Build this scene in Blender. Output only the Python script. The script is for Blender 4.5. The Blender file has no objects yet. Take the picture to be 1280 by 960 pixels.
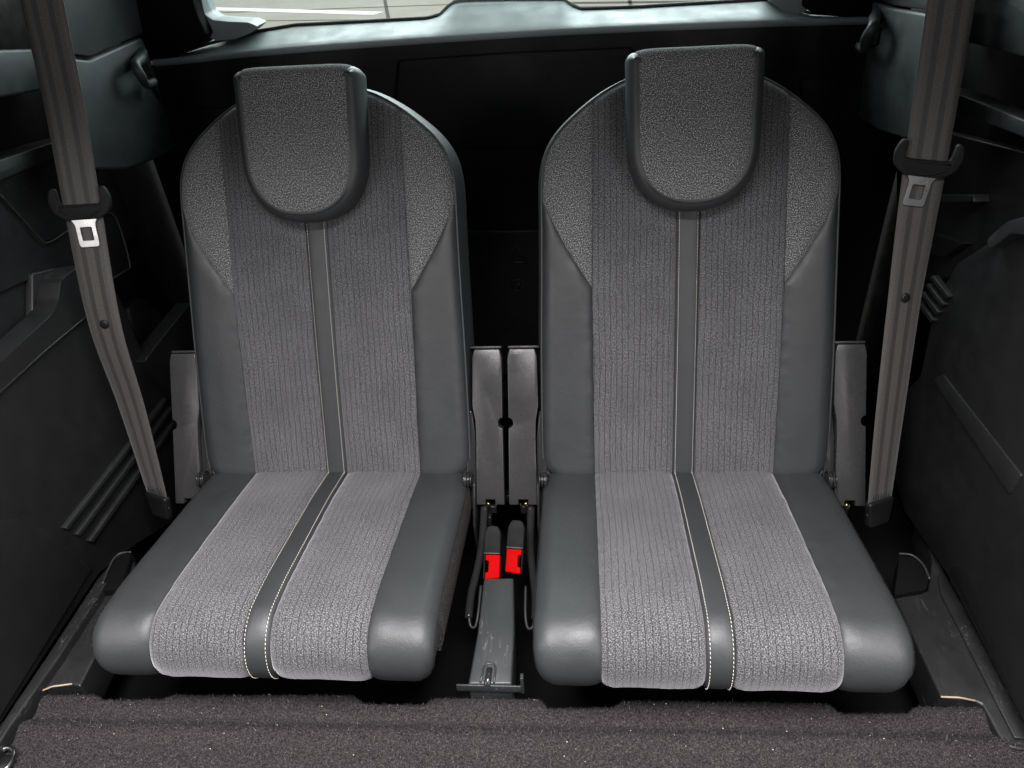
import bpy, bmesh, math, random
import numpy as np
from mathutils import Vector, Matrix, noise
from mathutils.geometry import delaunay_2d_cdt
random.seed(7); RNG = np.random.default_rng(7)
SC = bpy.context.scene
COL = SC.collection
R = math.radians

# ------------------------------------------------------------------ camera
CAM = np.array([0.1118, -0.8774, 0.7613]); YAW, PIT, ROL = -0.1068, 0.5960, -0.0702; F = 960.0
FW = np.array([math.sin(YAW)*math.cos(PIT), math.cos(YAW)*math.cos(PIT), -math.sin(PIT)])
_r = np.array([math.cos(YAW), -math.sin(YAW), 0.0]); _u = np.cross(_r, FW)
RT = math.cos(ROL)*_r + math.sin(ROL)*_u
UP = -math.sin(ROL)*_r + math.cos(ROL)*_u
cd = bpy.data.cameras.new('camera'); cam = bpy.data.objects.new('camera', cd); COL.objects.link(cam)
cd.sensor_width = 36; cd.lens = F/1280*36; cd.clip_start = 0.02; cd.clip_end = 400
cam.matrix_world = Matrix(((RT[0], UP[0], -FW[0], CAM[0]), (RT[1], UP[1], -FW[1], CAM[1]), (RT[2], UP[2], -FW[2], CAM[2]), (0, 0, 0, 1)))
SC.camera = cam

# ------------------------------------------------------------------ world and lamps
w = bpy.data.worlds.new('World'); SC.world = w; w.use_nodes = True
bg = w.node_tree.nodes['Background']; bg.inputs[0].default_value = (0.86, 0.95, 1.0, 1); bg.inputs[1].default_value = 0.12
def area(name, loc, target, sx, sy, power, col):
    l = bpy.data.lights.new(name, 'AREA'); l.shape = 'RECTANGLE'; l.size = sx; l.size_y = sy; l.energy = power; l.color = col
    o = bpy.data.objects.new(name, l); COL.objects.link(o); o.location = loc
    o.rotation_euler = (Vector(target)-Vector(loc)).to_track_quat('-Z', 'Y').to_euler()
    return o
area('roof_window_light', (0.05, -0.72, 1.55), (0.0, -0.45, 0), 1.1, 0.8, 116, (1.0, 0.965, 0.975))
area('right_door_light', (0.92, -0.95, 0.60), (0.05, -0.32, 0.0), 0.6, 0.5, 7.5, (1.0, 0.96, 0.97))
area('left_door_light', (-0.92, -0.95, 0.60), (-0.05, -0.32, 0.0), 0.6, 0.5, 6.5, (1.0, 0.96, 0.97))
area('rear_window_light', (0.0, 0.95, 0.86), (0.0, 0.1, 0.35), 1.1, 0.4, 17, (0.84, 0.96, 1.0))
area('open_sky_light', (-2.0, 12.0, 7.0), (-2.0, 11.0, -0.85), 14, 12, 2100, (1.0, 0.98, 0.94))
SC.view_settings.view_transform = 'Standard'; SC.view_settings.look = 'None'
SC.view_settings.exposure = 0.0; SC.view_settings.gamma = 1.0; SC.view_settings.use_curve_mapping = False
SC.render.engine = 'CYCLES'; SC.cycles.use_denoising = True; SC.cycles.max_bounces = 5; SC.cycles.use_adaptive_sampling = True; SC.cycles.adaptive_threshold = 0.02
SC.cycles.sample_clamp_indirect = 4.0

# ------------------------------------------------------------------ helpers
def ray(px, py): return FW + RT*(px-640)/F - UP*(py-480)/F
def at_x(px, py, X): d = ray(px, py); return CAM + d*((X-CAM[0])/d[0])
def at_y(px, py, Y): d = ray(px, py); return CAM + d*((Y-CAM[1])/d[1])
def at_z(px, py, Z): d = ray(px, py); return CAM + d*((Z-CAM[2])/d[2])

def tag(o, label=None, cat=None, group=None, kind=None):
    for k, v in (('label', label), ('category', cat), ('group', group), ('kind', kind)):
        if v: o[k] = v
    if cat and not kind: o['kind'] = 'thing'
    return o
def empty(name, loc=(0, 0, 0)):
    o = bpy.data.objects.new(name, None); o.empty_display_size = 0.05; o.location = loc; COL.objects.link(o); return o
def link(name, me, m, parent=None):
    if m is not None and not me.materials: me.materials.append(m)
    o = bpy.data.objects.new(name, me); COL.objects.link(o)
    if parent is not None: o.parent = parent
    return o
def mk(name, verts, faces, m, parent=None, uv=None, smooth=True, bevel=0, bseg=3, auto=None):
    me = bpy.data.meshes.new(name)
    me.from_pydata([tuple(map(float, v)) for v in verts], [], [tuple(int(i) for i in f) for f in faces])
    bm = bmesh.new(); bm.from_mesh(me)
    bmesh.ops.recalc_face_normals(bm, faces=bm.faces); bm.to_mesh(me); bm.free()
    if uv is not None:
        l = me.uv_layers.new(name='UVMap'); uv = np.asarray(uv, dtype=np.float32)
        idx = np.zeros(len(me.loops), dtype=np.int32); me.loops.foreach_get('vertex_index', idx)
        l.data.foreach_set('uv', uv[idx].ravel())
    if smooth: me.polygons.foreach_set('use_smooth', [True]*len(me.polygons))
    o = link(name, me, m, parent)
    if bevel:
        b = o.modifiers.new('bevel', 'BEVEL'); b.width = bevel; b.segments = bseg; b.limit_method = 'ANGLE'; b.angle_limit = R(35); b.harden_normals = False
    if auto is not None and smooth:
        try: me.set_sharp_from_angle(angle=R(auto))
        except Exception: pass
    return o
def prism(pts, frame, d0, d1):
    """closed prism: pts 2D, frame(u,v,d) -> xyz"""
    n = len(pts); V = [frame(u, v, d0) for u, v in pts] + [frame(u, v, d1) for u, v in pts]
    Fs = [list(range(n))[::-1], [n+i for i in range(n)]] + [[i, (i+1) % n, n+(i+1) % n, n+i] for i in range(n)]
    return V, Fs
def rounded(pts, r, seg=5):
    out = []; n = len(pts); P = [np.array(p, float) for p in pts]
    rr = r if hasattr(r, '__len__') else [r]*n
    for i in range(n):
        a, b, c = P[i-1], P[i], P[(i+1) % n]
        u, v = a-b, c-b; lu, lv = np.linalg.norm(u), np.linalg.norm(v)
        k = min(rr[i], lu*.48, lv*.48)
        if k < 1e-6: out.append(tuple(b)); continue
        p, q = b+u/lu*k, b+v/lv*k
        for j in range(seg+1):
            t = j/seg; out.append(tuple((1-t)**2*p + 2*t*(1-t)*b + t*t*q))
    return out
def tube(path, r, seg=10, closed=False, cap=True):
    P = [np.array(p, float) for p in path]; n = len(P); V = []; Fs = []
    T = []
    for i in range(n):
        if closed: t = P[(i+1) % n]-P[i-1]
        else: t = P[min(i+1, n-1)]-P[max(i-1, 0)]
        T.append(t/np.linalg.norm(t))
    a = np.cross(T[0], [0.3, 0.5, 0.81]); a /= np.linalg.norm(a)
    for i in range(n):
        a = a - T[i]*(a@T[i]); a /= np.linalg.norm(a); b = np.cross(T[i], a)
        rad = r[i] if hasattr(r, '__len__') else r
        for k in range(seg):
            th = 2*math.pi*k/seg; V.append(P[i]+rad*(math.cos(th)*a+math.sin(th)*b))
    m = n if closed else n-1
    for i in range(m):
        for k in range(seg):
            A = i*seg+k; B = i*seg+(k+1) % seg; j = (i+1) % n
            Fs.append([A, B, j*seg+(k+1) % seg, j*seg+k])
    if cap and not closed:
        Fs.append(list(range(seg))[::-1]); Fs.append([(n-1)*seg+k for k in range(seg)])
    return V, Fs
def smooth_path(pts, n=8):
    P = [np.array(p, float) for p in pts]; out = []
    for i in range(len(P)-1):
        p0 = P[max(i-1, 0)]; p1 = P[i]; p2 = P[i+1]; p3 = P[min(i+2, len(P)-1)]
        for k in range(n):
            t = k/n
            out.append(.5*((2*p1)+(-p0+p2)*t+(2*p0-5*p1+4*p2-p3)*t*t+(-p0+3*p1-3*p2+p3)*t**3))
    out.append(P[-1]); return out
def lathe(profile, o, ax, seg=24):
    """profile: (r, h) along ax"""
    ax = np.array(ax, float); ax /= np.linalg.norm(ax); a = np.cross(ax, [0.2, 0.31, 0.93]); a /= np.linalg.norm(a); b = np.cross(ax, a)
    V = []; Fs = []; o = np.array(o, float); n = len(profile)
    for r, h in profile:
        for k in range(seg):
            th = 2*math.pi*k/seg; V.append(o+ax*h+r*(math.cos(th)*a+math.sin(th)*b))
    for i in range(n-1):
        for k in range(seg): Fs.append([i*seg+k, i*seg+(k+1) % seg, (i+1)*seg+(k+1) % seg, (i+1)*seg+k])
    Fs.append(list(range(seg))[::-1]); Fs.append([(n-1)*seg+k for k in range(seg)])
    return V, Fs
def merge(parts):
    V = []; Fs = []
    for v, f in parts:
        k = len(V); V += list(v); Fs += [[i+k for i in q] for q in f]
    return V, Fs
def boxm(lo, hi):
    (x0, y0, z0), (x1, y1, z1) = lo, hi
    V = [(x0, y0, z0), (x1, y0, z0), (x1, y1, z0), (x0, y1, z0), (x0, y0, z1), (x1, y0, z1), (x1, y1, z1), (x0, y1, z1)]
    return V, [[3, 2, 1, 0], [4, 5, 6, 7], [0, 1, 5, 4], [1, 2, 6, 5], [2, 3, 7, 6], [3, 0, 4, 7]]

# 2D polygon tools
def resample(poly, step):
    P = np.asarray(poly, float); out = []
    for i in range(len(P)):
        a, b = P[i], P[(i+1) % len(P)]; L = np.linalg.norm(b-a); k = max(1, int(round(L/step)))
        for j in range(k): out.append(a+(b-a)*j/k)
    return np.array(out)
def seg_dist(Q, P):
    A = P; B = np.roll(P, -1, axis=0); D = B-A; L2 = np.maximum((D*D).sum(1), 1e-14)
    best = np.full(len(Q), 1e9)
    for i in range(0, len(Q), 4000):
        q = Q[i:i+4000, None, :]
        t = np.clip(((q-A)*D).sum(2)/L2, 0, 1)
        d = np.linalg.norm(q-(A+t[..., None]*D), axis=2); best[i:i+4000] = d.min(1)
    return best
def inside(Q, P):
    A = P; B = np.roll(P, -1, axis=0); c = np.zeros(len(Q), bool)
    for a, b in zip(A, B):
        cond = (a[1] > Q[:, 1]) != (b[1] > Q[:, 1])
        with np.errstate(divide='ignore', invalid='ignore'):
            xi = (b[0]-a[0])*(Q[:, 1]-a[1])/(b[1]-a[1])+a[0]
        c ^= cond & (Q[:, 0] < xi)
    return c
def panel(name, poly, mapf, m, parent, sd=.0030, pf=.002, rad=.004, res=.007, step=.004, wob=0.0):
    """upholstery panel: fills a 2D outline with a fine mesh laid on mapf and sinks its edge into the seam"""
    B = resample(poly, step); area2 = 0.5*np.sum(B[:, 0]*np.roll(B[:, 1], -1)-np.roll(B[:, 0], -1)*B[:, 1])
    if area2 < 0: B = B[::-1].copy()
    T = np.roll(B, -1, 0)-np.roll(B, 1, 0); T /= np.linalg.norm(T, axis=1)[:, None]; Nn = np.stack([-T[:, 1], T[:, 0]], 1)
    pts = [B]
    for di in (.0012, .0028, .0055):
        q = B+Nn*di; ok = inside(q, B); ok &= seg_dist(q, B) > .88*di; pts.append(q[ok])
    lo, hi = B.min(0), B.max(0)
    gx, gy = np.meshgrid(np.arange(lo[0], hi[0], res), np.arange(lo[1], hi[1], res)); G = np.stack([gx.ravel(), gy.ravel()], 1)
    G = G[inside(G, B)]; G = G[seg_dist(G, B) > .0085]; pts.append(G)
    A = np.concatenate(pts); nb = len(B)
    vs, es, fs, *_ = delaunay_2d_cdt([Vector(p) for p in A], [(i, (i+1) % nb) for i in range(nb)], [], 1, 1e-6)
    U = np.array([tuple(v) for v in vs]); d = seg_dist(U, B)
    off = -sd+(sd+pf)*(1-np.exp(-d/rad))
    if wob:
        off = off+np.array([wob*noise.noise(Vector((u*14, v*9, 3.1+SEED)))*(1-math.exp(-e/.02)) + (.0013*noise.noise(Vector((u*75, v*75, 8+SEED)))*math.exp(-e/.010) if wob else 0) for (u, v), e in zip(U, d)])
    P, N = mapf(U[:, 0], U[:, 1]); P = P+N*off[:, None]
    return mk(name, P, [list(f) for f in fs], m, parent, uv=U)

# ------------------------------------------------------------------ materials
def nodes(name):
    m = bpy.data.materials.new(name); m.use_nodes = True; nt = m.node_tree; b = nt.nodes['Principled BSDF']; return m, nt, b
def N(nt, t, **kw):
    n = nt.nodes.new(t)
    for k, v in kw.items():
        if isinstance(k, str) and hasattr(n, k) and k not in ('inputs',): setattr(n, k, v)
    return n
def ramp(nt, stops, src):
    n = nt.nodes.new('ShaderNodeValToRGB'); e = n.color_ramp.elements
    while len(e) < len(stops): e.new(0.5)
    for x, (p, c) in zip(e, stops): x.position = p; x.color = (*c, 1) if len(c) == 3 else c
    nt.links.new(src, n.inputs[0]); return n
def bump(nt, b, src, strength, dist):
    n = nt.nodes.new('ShaderNodeBump'); n.inputs['Strength'].default_value = strength; n.inputs['Distance'].default_value = dist
    nt.links.new(src, n.inputs['Height']); nt.links.new(n.outputs[0], b.inputs['Normal']); return n
def mapping(nt, kind, scale):
    tc = nt.nodes.new('ShaderNodeTexCoord'); mp = nt.nodes.new('ShaderNodeMapping'); mp.inputs['Scale'].default_value = scale
    nt.links.new(tc.outputs[kind], mp.inputs[0]); return mp.outputs[0]
def noise_tex(nt, vec, scale, detail=2.0, rough=0.5):
    n = nt.nodes.new('ShaderNodeTexNoise'); n.inputs['Scale'].default_value = scale; n.inputs['Detail'].default_value = detail; n.inputs['Roughness'].default_value = rough
    if vec is not None: nt.links.new(vec, n.inputs['Vector'])
    return n.outputs[0]
def mathn(nt, op, a, b=None):
    n = nt.nodes.new('ShaderNodeMath'); n.operation = op
    for i, x in enumerate((a, b)):
        if x is None: continue
        if isinstance(x, (int, float)): n.inputs[i].default_value = x
        else: nt.links.new(x, n.inputs[i])
    return n.outputs[0]
def mixc(nt, fac, a, b, mode='MIX'):
    n = nt.nodes.new('ShaderNodeMix'); n.data_type = 'RGBA'; n.blend_type = mode
    for sock, x in ((n.inputs[0], fac), (n.inputs[6], a), (n.inputs[7], b)):
        if isinstance(x, (int, float)): sock.default_value = x
        elif isinstance(x, tuple): sock.default_value = (*x, 1)
        else: nt.links.new(x, sock)
    return n.outputs[2]
def plastic(name, c, rough=.5, grain=1100, gs=.25, dust=0.0, spec=.5, scratches=0.0, metallic=0.0, dist=.0002, speck=0.0):
    m, nt, b = nodes(name); b.inputs['Roughness'].default_value = rough; b.inputs['Specular IOR Level'].default_value = spec; b.inputs['Metallic'].default_value = metallic
    v = mapping(nt, 'Object', (1, 1, 1))
    big = noise_tex(nt, v, 9, 4, .6)
    col = mixc(nt, big, tuple(x*.8 for x in c), tuple(x*1.25 for x in c))
    if speck:
        sp = ramp(nt, [(.35, (.55,)*3), (.5, (1,)*3), (.68, (1.9,)*3)], noise_tex(nt, v, 750, 2, .6)); col = mixc(nt, speck, col, sp.outputs[0], 'MULTIPLY')
    if dust:
        dn = ramp(nt, [(.62, (0, 0, 0)), (.74, (1, 1, 1))], noise_tex(nt, v, 420, 2, .6))
        patch = ramp(nt, [(.5, (0, 0, 0)), (.75, (1, 1, 1))], noise_tex(nt, v, 6, 3, .6))
        col = mixc(nt, mathn(nt, 'MULTIPLY', mathn(nt, 'MULTIPLY', dn.outputs[0], patch.outputs[0]), dust), col, (.35, .34, .33))
    if scratches:
        v2 = mapping(nt, 'Object', (9, .8, 5)); wn = nt.nodes.new('ShaderNodeTexNoise'); wn.inputs['Scale'].default_value = 16; wn.inputs['Detail'].default_value = 2
        wn.inputs['Distortion'].default_value = .25; nt.links.new(v2, wn.inputs['Vector'])
        ln = ramp(nt, [(.493, (0, 0, 0)), (.5, (1, 1, 1)), (.507, (0, 0, 0))], wn.outputs[0])
        gate = ramp(nt, [(.50, (0, 0, 0)), (.62, (1, 1, 1))], noise_tex(nt, v, 30, 2))
        col = mixc(nt, mathn(nt, 'MULTIPLY', mathn(nt, 'MULTIPLY', ln.outputs[0], gate.outputs[0]), scratches), col, (.4, .4, .41))
    nt.links.new(col, b.inputs['Base Color'])
    rn = ramp(nt, [(.3, (rough*.8,)*3), (.7, (min(1, rough*1.2),)*3)], noise_tex(nt, v, 25, 4, .65)); nt.links.new(rn.outputs[0], b.inputs['Roughness'])
    if gs: bump(nt, b, noise_tex(nt, v, grain, 1.5), gs, dist)
    return m
def leather(name, c=(.0255, .0278, .0290)):
    m, nt, b = nodes(name); v = mapping(nt, 'UV', (1, 1, 1))
    vo = nt.nodes.new('ShaderNodeTexVoronoi'); vo.inputs['Scale'].default_value = 700; nt.links.new(v, vo.inputs['Vector'])
    big = noise_tex(nt, v, 14, 3, .6)
    nt.links.new(mixc(nt, big, tuple(x*.86 for x in c), tuple(x*1.16 for x in c)), b.inputs['Base Color'])
    rr = ramp(nt, [(.3, (.47,)*3), (.7, (.58,)*3)], noise_tex(nt, v, 30, 3, .6)); nt.links.new(rr.outputs[0], b.inputs['Roughness'])
    h = mathn(nt, 'ADD', vo.outputs[0], mathn(nt, 'ADD', mathn(nt, 'MULTIPLY', noise_tex(nt, v, 160, 3), 1.6), mathn(nt, 'MULTIPLY', noise_tex(nt, v, 28, 3, .6), 5.0)))
    bump(nt, b, h, .22, .0005); b.inputs['Specular IOR Level'].default_value = .6
    return m
def ribbed(name):
    m, nt, b = nodes(name); tc = nt.nodes.new('ShaderNodeTexCoord'); sep = nt.nodes.new('ShaderNodeSeparateXYZ'); nt.links.new(tc.outputs['UV'], sep.inputs[0])
    x, y = sep.outputs[0], sep.outputs[1]
    uv = tc.outputs['UV']
    def nz(sx, sy, sc, det=1.5):
        mp = nt.nodes.new('ShaderNodeMapping'); mp.inputs['Scale'].default_value = (sx, sy, 1); nt.links.new(uv, mp.inputs[0]); return noise_tex(nt, mp.outputs[0], sc, det, .6)
    warp = mathn(nt, 'ADD', mathn(nt, 'MULTIPLY', mathn(nt, 'SUBTRACT', nz(1, 1.2, 60), .5), .0014), mathn(nt, 'MULTIPLY', mathn(nt, 'SUBTRACT', nz(1, 1, 9), .5), .007))
    xw = mathn(nt, 'ADD', x, warp)
    fr = mathn(nt, 'ABSOLUTE', mathn(nt, 'SUBTRACT', mathn(nt, 'FRACT', mathn(nt, 'MULTIPLY', xw, 1/.0082)), .5))   # .5 at the groove
    groove = ramp(nt, [(.40, (0, 0, 0)), (.47, (1, 1, 1))], fr)
    fine = mathn(nt, 'ABSOLUTE', mathn(nt, 'SUBTRACT', mathn(nt, 'FRACT', mathn(nt, 'MULTIPLY', xw, 3/.0082)), .5))
    finer = ramp(nt, [(.30, (0, 0, 0)), (.5, (1, 1, 1))], fine)
    mel = mathn(nt, 'ADD', mathn(nt, 'MULTIPLY', nz(1, .36, 1480), .5), mathn(nt, 'MULTIPLY', nz(.36, 1, 1400), .5))
    colr = ramp(nt, [(.385, (.011, .0112, .0117)), (.5, (.060, .0602, .0625)), (.615, (.25, .249, .256))], mel)
    gate = ramp(nt, [(.32, (.25,)*3), (.55, (1,)*3)], nz(1, .4, 300))
    col = mixc(nt, mathn(nt, 'MULTIPLY', mathn(nt, 'MULTIPLY', groove.outputs[0], gate.outputs[0]), .85), colr.outputs[0], (.02, .02, .023))
    col = mixc(nt, mathn(nt, 'MULTIPLY', finer.outputs[0], .15), col, (.03, .03, .033))
    col = mixc(nt, 1.0, col, ramp(nt, [(.3, (.86,)*3), (.7, (1.14,)*3)], nz(1, 1, 13, 3)).outputs[0], 'MULTIPLY')
    nt.links.new(col, b.inputs['Base Color']); b.inputs['Roughness'].default_value = .95; b.inputs['Specular IOR Level'].default_value = .15
    b.inputs['Sheen Weight'].default_value = .72; b.inputs['Sheen Roughness'].default_value = .38; b.inputs['Sheen Tint'].default_value = (.97, .95, 1, 1)
    h = mathn(nt, 'ADD', mathn(nt, 'MULTIPLY', groove.outputs[0], -1.0), mathn(nt, 'MULTIPLY', mel, .8)); bump(nt, b, h, .35, .0006)
    return m
def heather(name, dark=(.018, .0182, .0185), mid=(.085, .086, .087), light=(.56, .565, .565), sc=780, co='UV', sheen=.15):
    m, nt, b = nodes(name); v = mapping(nt, co, (1, 1, 1))
    n1 = noise_tex(nt, v, sc, 2.5, .65)
    c = ramp(nt, [(.36, dark), (.53, mid), (.66, light)], n1); nt.links.new(c.outputs[0], b.inputs['Base Color'])
    b.inputs['Roughness'].default_value = .95; b.inputs['Specular IOR Level'].default_value = .15; b.inputs['Sheen Weight'].default_value = sheen
    bump(nt, b, n1, .6, .0012); return m

M = {}
M['leather'] = leather('leather'); M['rib'] = ribbed('ribbed_cloth'); M['heather'] = heather('heather_cloth')
M['gusset'] = heather('gusset_cloth', (.015, .014, .014), (.034, .032, .031), (.16, .15, .14), 600, 'Object', 0.0)
M['trim3'] = plastic('quarter_plastic', (.0125, .0135, .0140), .5, grain=700, gs=.4, dust=.15)
M['black'] = plastic('black_plastic', (.006, .0062, .0065), .5, dust=.25, spec=.35)
M['matte'] = plastic('matte_black', (.0025, .0025, .0025), .8, spec=.1)
M['trim'] = plastic('trim_plastic', (.0105, .0110, .0115), .46, dust=.3, spec=.4)
M['trim2'] = plastic('pillar_plastic', (.020, .0225, .024), .5, grain=700, gs=.4)
M['sill'] = plastic('sill_plastic', (.010, .0104, .0108), .42, dust=.8, scratches=.16)
M['ledge'] = plastic('ledge_plastic', (.20, .222, .225), .6, grain=500, gs=.35)  # sky sheen on the dark ledge is put into this pale base colour
M['hinge'] = plastic('hinge_plastic', (.034, .0335, .0335), .28, grain=900, gs=.3, dist=.0004, speck=.3)
M['steel'] = plastic('steel', (.42, .42, .43), .25, gs=0, metallic=1.0)
M['chrome'] = plastic('bright_steel', (.46, .455, .45), .3, gs=0, metallic=1.0)
M['blacksteel'] = plastic('black_enamel', (.02, .02, .02), .16, gs=.05)
M['brass'] = plastic('zinc', (.7, .55, .25), .3, gs=0, metallic=1.0)
M['red'] = plastic('red_plastic', (.40, .0005, .0008), .6, gs=.05, spec=.04)
M['buckle'] = plastic('buckle_plastic', (.007, .0074, .0077), .68, grain=1400, gs=.4, spec=.2)
M['bracket'] = plastic('bracket_paint', (.024, .027, .0275), .45, scratches=.35, dust=.6)
M['rubber'] = plastic('rubber', (.01, .01, .01), .6)
M['thread'] = plastic('thread', (.68, .64, .55), .8, gs=0, spec=.2)
M['gold'] = plastic('gold_edge', (.34, .27, .18), .45, gs=.1)  # dull gold tone for the short sill lips

# ------------------------------------------------------------------ the setting
def sheet(name, pts, m, thick=.02):
    V, Fs = prism([(p[0], p[1]) for p in pts], lambda u, v, d: (u, v, d), pts[0][2]-thick, pts[0][2]); return mk(name, V, Fs, m, smooth=False)
m, nt, b = nodes('pavement'); v = mapping(nt, 'Object', (1, 1, 1))
g = mixc(nt, noise_tex(nt, v, 1.2, 6, .65), (.30, .29, .27), (.46, .45, .42)); g2 = mixc(nt, noise_tex(nt, v, 40, 3, .7), (.75, .75, .75), (1.1, 1.1, 1.1)); nt.links.new(mixc(nt, 1.0, g, g2, 'MULTIPLY'), b.inputs['Base Color']); b.inputs['Roughness'].default_value = .9
M['pavement'] = m
pv = tag(mk('pavement', [(-80, 1.2, -.86), (80, 1.2, -.86), (80, 160, -.86), (-80, 160, -.86)], [[0, 1, 2, 3]], M['pavement'], smooth=False), kind='structure')
def strip(name, a, c, wd, z, m, parent):
    a = np.array(a, float); c = np.array(c, float); d = (c-a)/np.linalg.norm(c-a); n = np.array([-d[1], d[0]])*wd/2
    return mk(name, [(*(a+n), z), (*(a-n), z), (*(c-n), z), (*(c+n), z)], [[0, 1, 2, 3]], m, parent, smooth=False)
M['line'] = plastic('line_paint', (.80, .75, .78), .8, grain=60, gs=.2); M['joint'] = plastic('joint', (.08, .075, .07), .9)
a = at_z(150, 8, -.86); c = at_z(474, 17, -.86); strip('painted_line', a[:2], c[:2], .26, -.856, M['line'], pv)
for (p, q, wd) in (((250, 17), (640, 3), .05), ((481, 0), (486, 26), .05), ((250, 27), (545, 24), .04), ((700, 4), (990, 1), .16), ((700, 9), (990, 5), .10), ((787, 0), (789, 12), .05)):
    a = at_z(*p, -.86); c = at_z(*q, -.86); strip('pavement_joint', a[:2], c[:2], wd, -.857, M['joint'], pv)

M['cloth_roof'] = plastic('roof_cloth', (.10, .10, .10), .9, spec=.1)
tag(mk('headliner', *boxm((-.66, -.46, .95), (.66, .62, .99)), M['cloth_roof'], smooth=False, bevel=.012), kind='structure')
fl = tag(mk('floor', *boxm((-.70, -.335, -.26), (.70, .60, -.20)), M['matte'], smooth=False), kind='structure')

# ------------------------------------------------------------------ carpet step in front of the seats
edge_px = [(-140, 866), (44, 866), (122, 866), (130, 873), (205, 873), (216, 866), (442, 866), (455, 878), (530, 879), (545, 869), (676, 871), (684, 883), (765, 883), (778, 873), (1034, 876), (1048, 890), (1134, 890), (1144, 880), (1400, 884)]
ZC = -.095
EP = [at_z(x, y, ZC) for x, y in edge_px]
xs = np.linspace(-.68, .68, 341)
ex = np.array([p[0] for p in EP]); ey = np.array([p[1] for p in EP]); yb = np.interp(xs, ex, ey)
YS0, YS1 = at_z(44, 866, ZC), at_z(1220, 882, ZC)
def carpet_z(x, y, y0):
    s = min(max((y0-y)/.006, 0), 1)
    z = ZC-.008*(1-s)**2
    d = YS0[1]+(YS1[1]-YS0[1])*(x-YS0[0])/(YS1[0]-YS0[0])-y          # distance in front of the straight back edge
    z += .0085*math.exp(-((d-.050)/.010)**2) + .003*math.exp(-((d-.010)/.008)**2) - .0050*math.exp(-((d-.030)/.009)**2) - .10*max(0, d-.075)**1.25
    return z + .0012*noise.noise(Vector((x*6, y*16, 0)))
rows = np.array([0, .002, .004, .007, .011, .016, .022, .028, .034, .040, .046, .052, .058, .065, .073, .082, .093, .106, .12, .14, .17])
V = []; Fs = []; nr = len(rows)+1
for i, x in enumerate(xs):
    V.append((x, yb[i]+.001, ZC-.10))
    for d in rows: y = yb[i]-d; V.append((x, y, carpet_z(x, y, yb[i])))
for i in range(len(xs)-1):
    for j in range(nr-1): A = i*nr+j; Fs.append([A, A+1, A+nr+1, A+nr])
m, nt, b = nodes('carpet_cloth'); v = mapping(nt, 'Object', (1, 1, 1)); n1 = noise_tex(nt, v, 500, 3, .7)
c_ = ramp(nt, [(.35, (.012, .0105, .011)), (.55, (.04, .035, .036)), (.72, (.09, .08, .082))], n1); nt.links.new(c_.outputs[0], b.inputs['Base Color']); b.inputs['Roughness'].default_value = 1; b.inputs['Specular IOR Level'].default_value = .1
bump(nt, b, n1, .8, .002); M['carpet'] = m
cp = tag(mk('carpet', V, Fs, m), kind='structure')
m, nt, b = nodes('pile'); oi = nt.nodes.new('ShaderNodeNewGeometry'); c_ = ramp(nt, [(0, (.011, .0103, .0105)), (.6, (.036, .0335, .0340)), (.95, (.086, .080, .081)), (1.0, (.30, .275, .27))], oi.outputs['Random Per Island']); nt.links.new(c_.outputs[0], b.inputs['Base Color']); b.inputs['Roughness'].default_value = .9; b.inputs['Specular IOR Level'].default_value = .1; M['pile'] = m
NB = 150000
px_ = RNG.uniform(-.66, .66, NB); pd = RNG.uniform(0, 1, NB)**1.0*.135
pv3 = np.zeros((NB*3, 3)); y0 = np.interp(px_, xs, yb); ang = RNG.uniform(0, 6.283, NB); ln = RNG.uniform(.0022, .0045, NB); lean = RNG.normal(0, .45, (NB, 2))
zz = np.array([carpet_z(px_[i], y0[i]-pd[i], y0[i]) for i in range(NB)])
base = np.stack([px_, y0-pd, zz-.0004], 1); sd = np.stack([np.cos(ang), np.sin(ang), np.zeros(NB)], 1)*.00024
pv3[0::3] = base-sd; pv3[1::3] = base+sd; pv3[2::3] = base+np.stack([lean[:, 0]*ln, lean[:, 1]*ln-.0006, ln*.9], 1)
me = bpy.data.meshes.new('carpet_pile'); me.from_pydata(pv3.tolist(), [], np.arange(NB*3).reshape(-1, 3).tolist()); tag(link('carpet_pile', me, M['pile'], cp), kind='stuff')
# pale crumbs and lint lying in the pile
V = []; Fs = []
for i in range(70):
    x = random.uniform(-.6, .6); y0_ = np.interp(x, xs, yb); d = random.uniform(.004, .12); z = carpet_z(x, y0_-d, y0_)+.003; s = random.uniform(.0003, .0009)
    q = len(V); c0 = np.array([x, y0_-d, z]); V += [tuple(c0+np.array(t)*s) for t in ((1, 0, 0), (-.8, .6, 0), (-.3, -1, .1), (0, 0, 1))]; Fs += [[q, q+1, q+2], [q, q+1, q+3], [q+1, q+2, q+3], [q+2, q, q+3]]
tag(mk('lint', V, Fs, plastic('lint', (.75, .70, .62), .8, gs=0), cp, smooth=False), kind='stuff')

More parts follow.
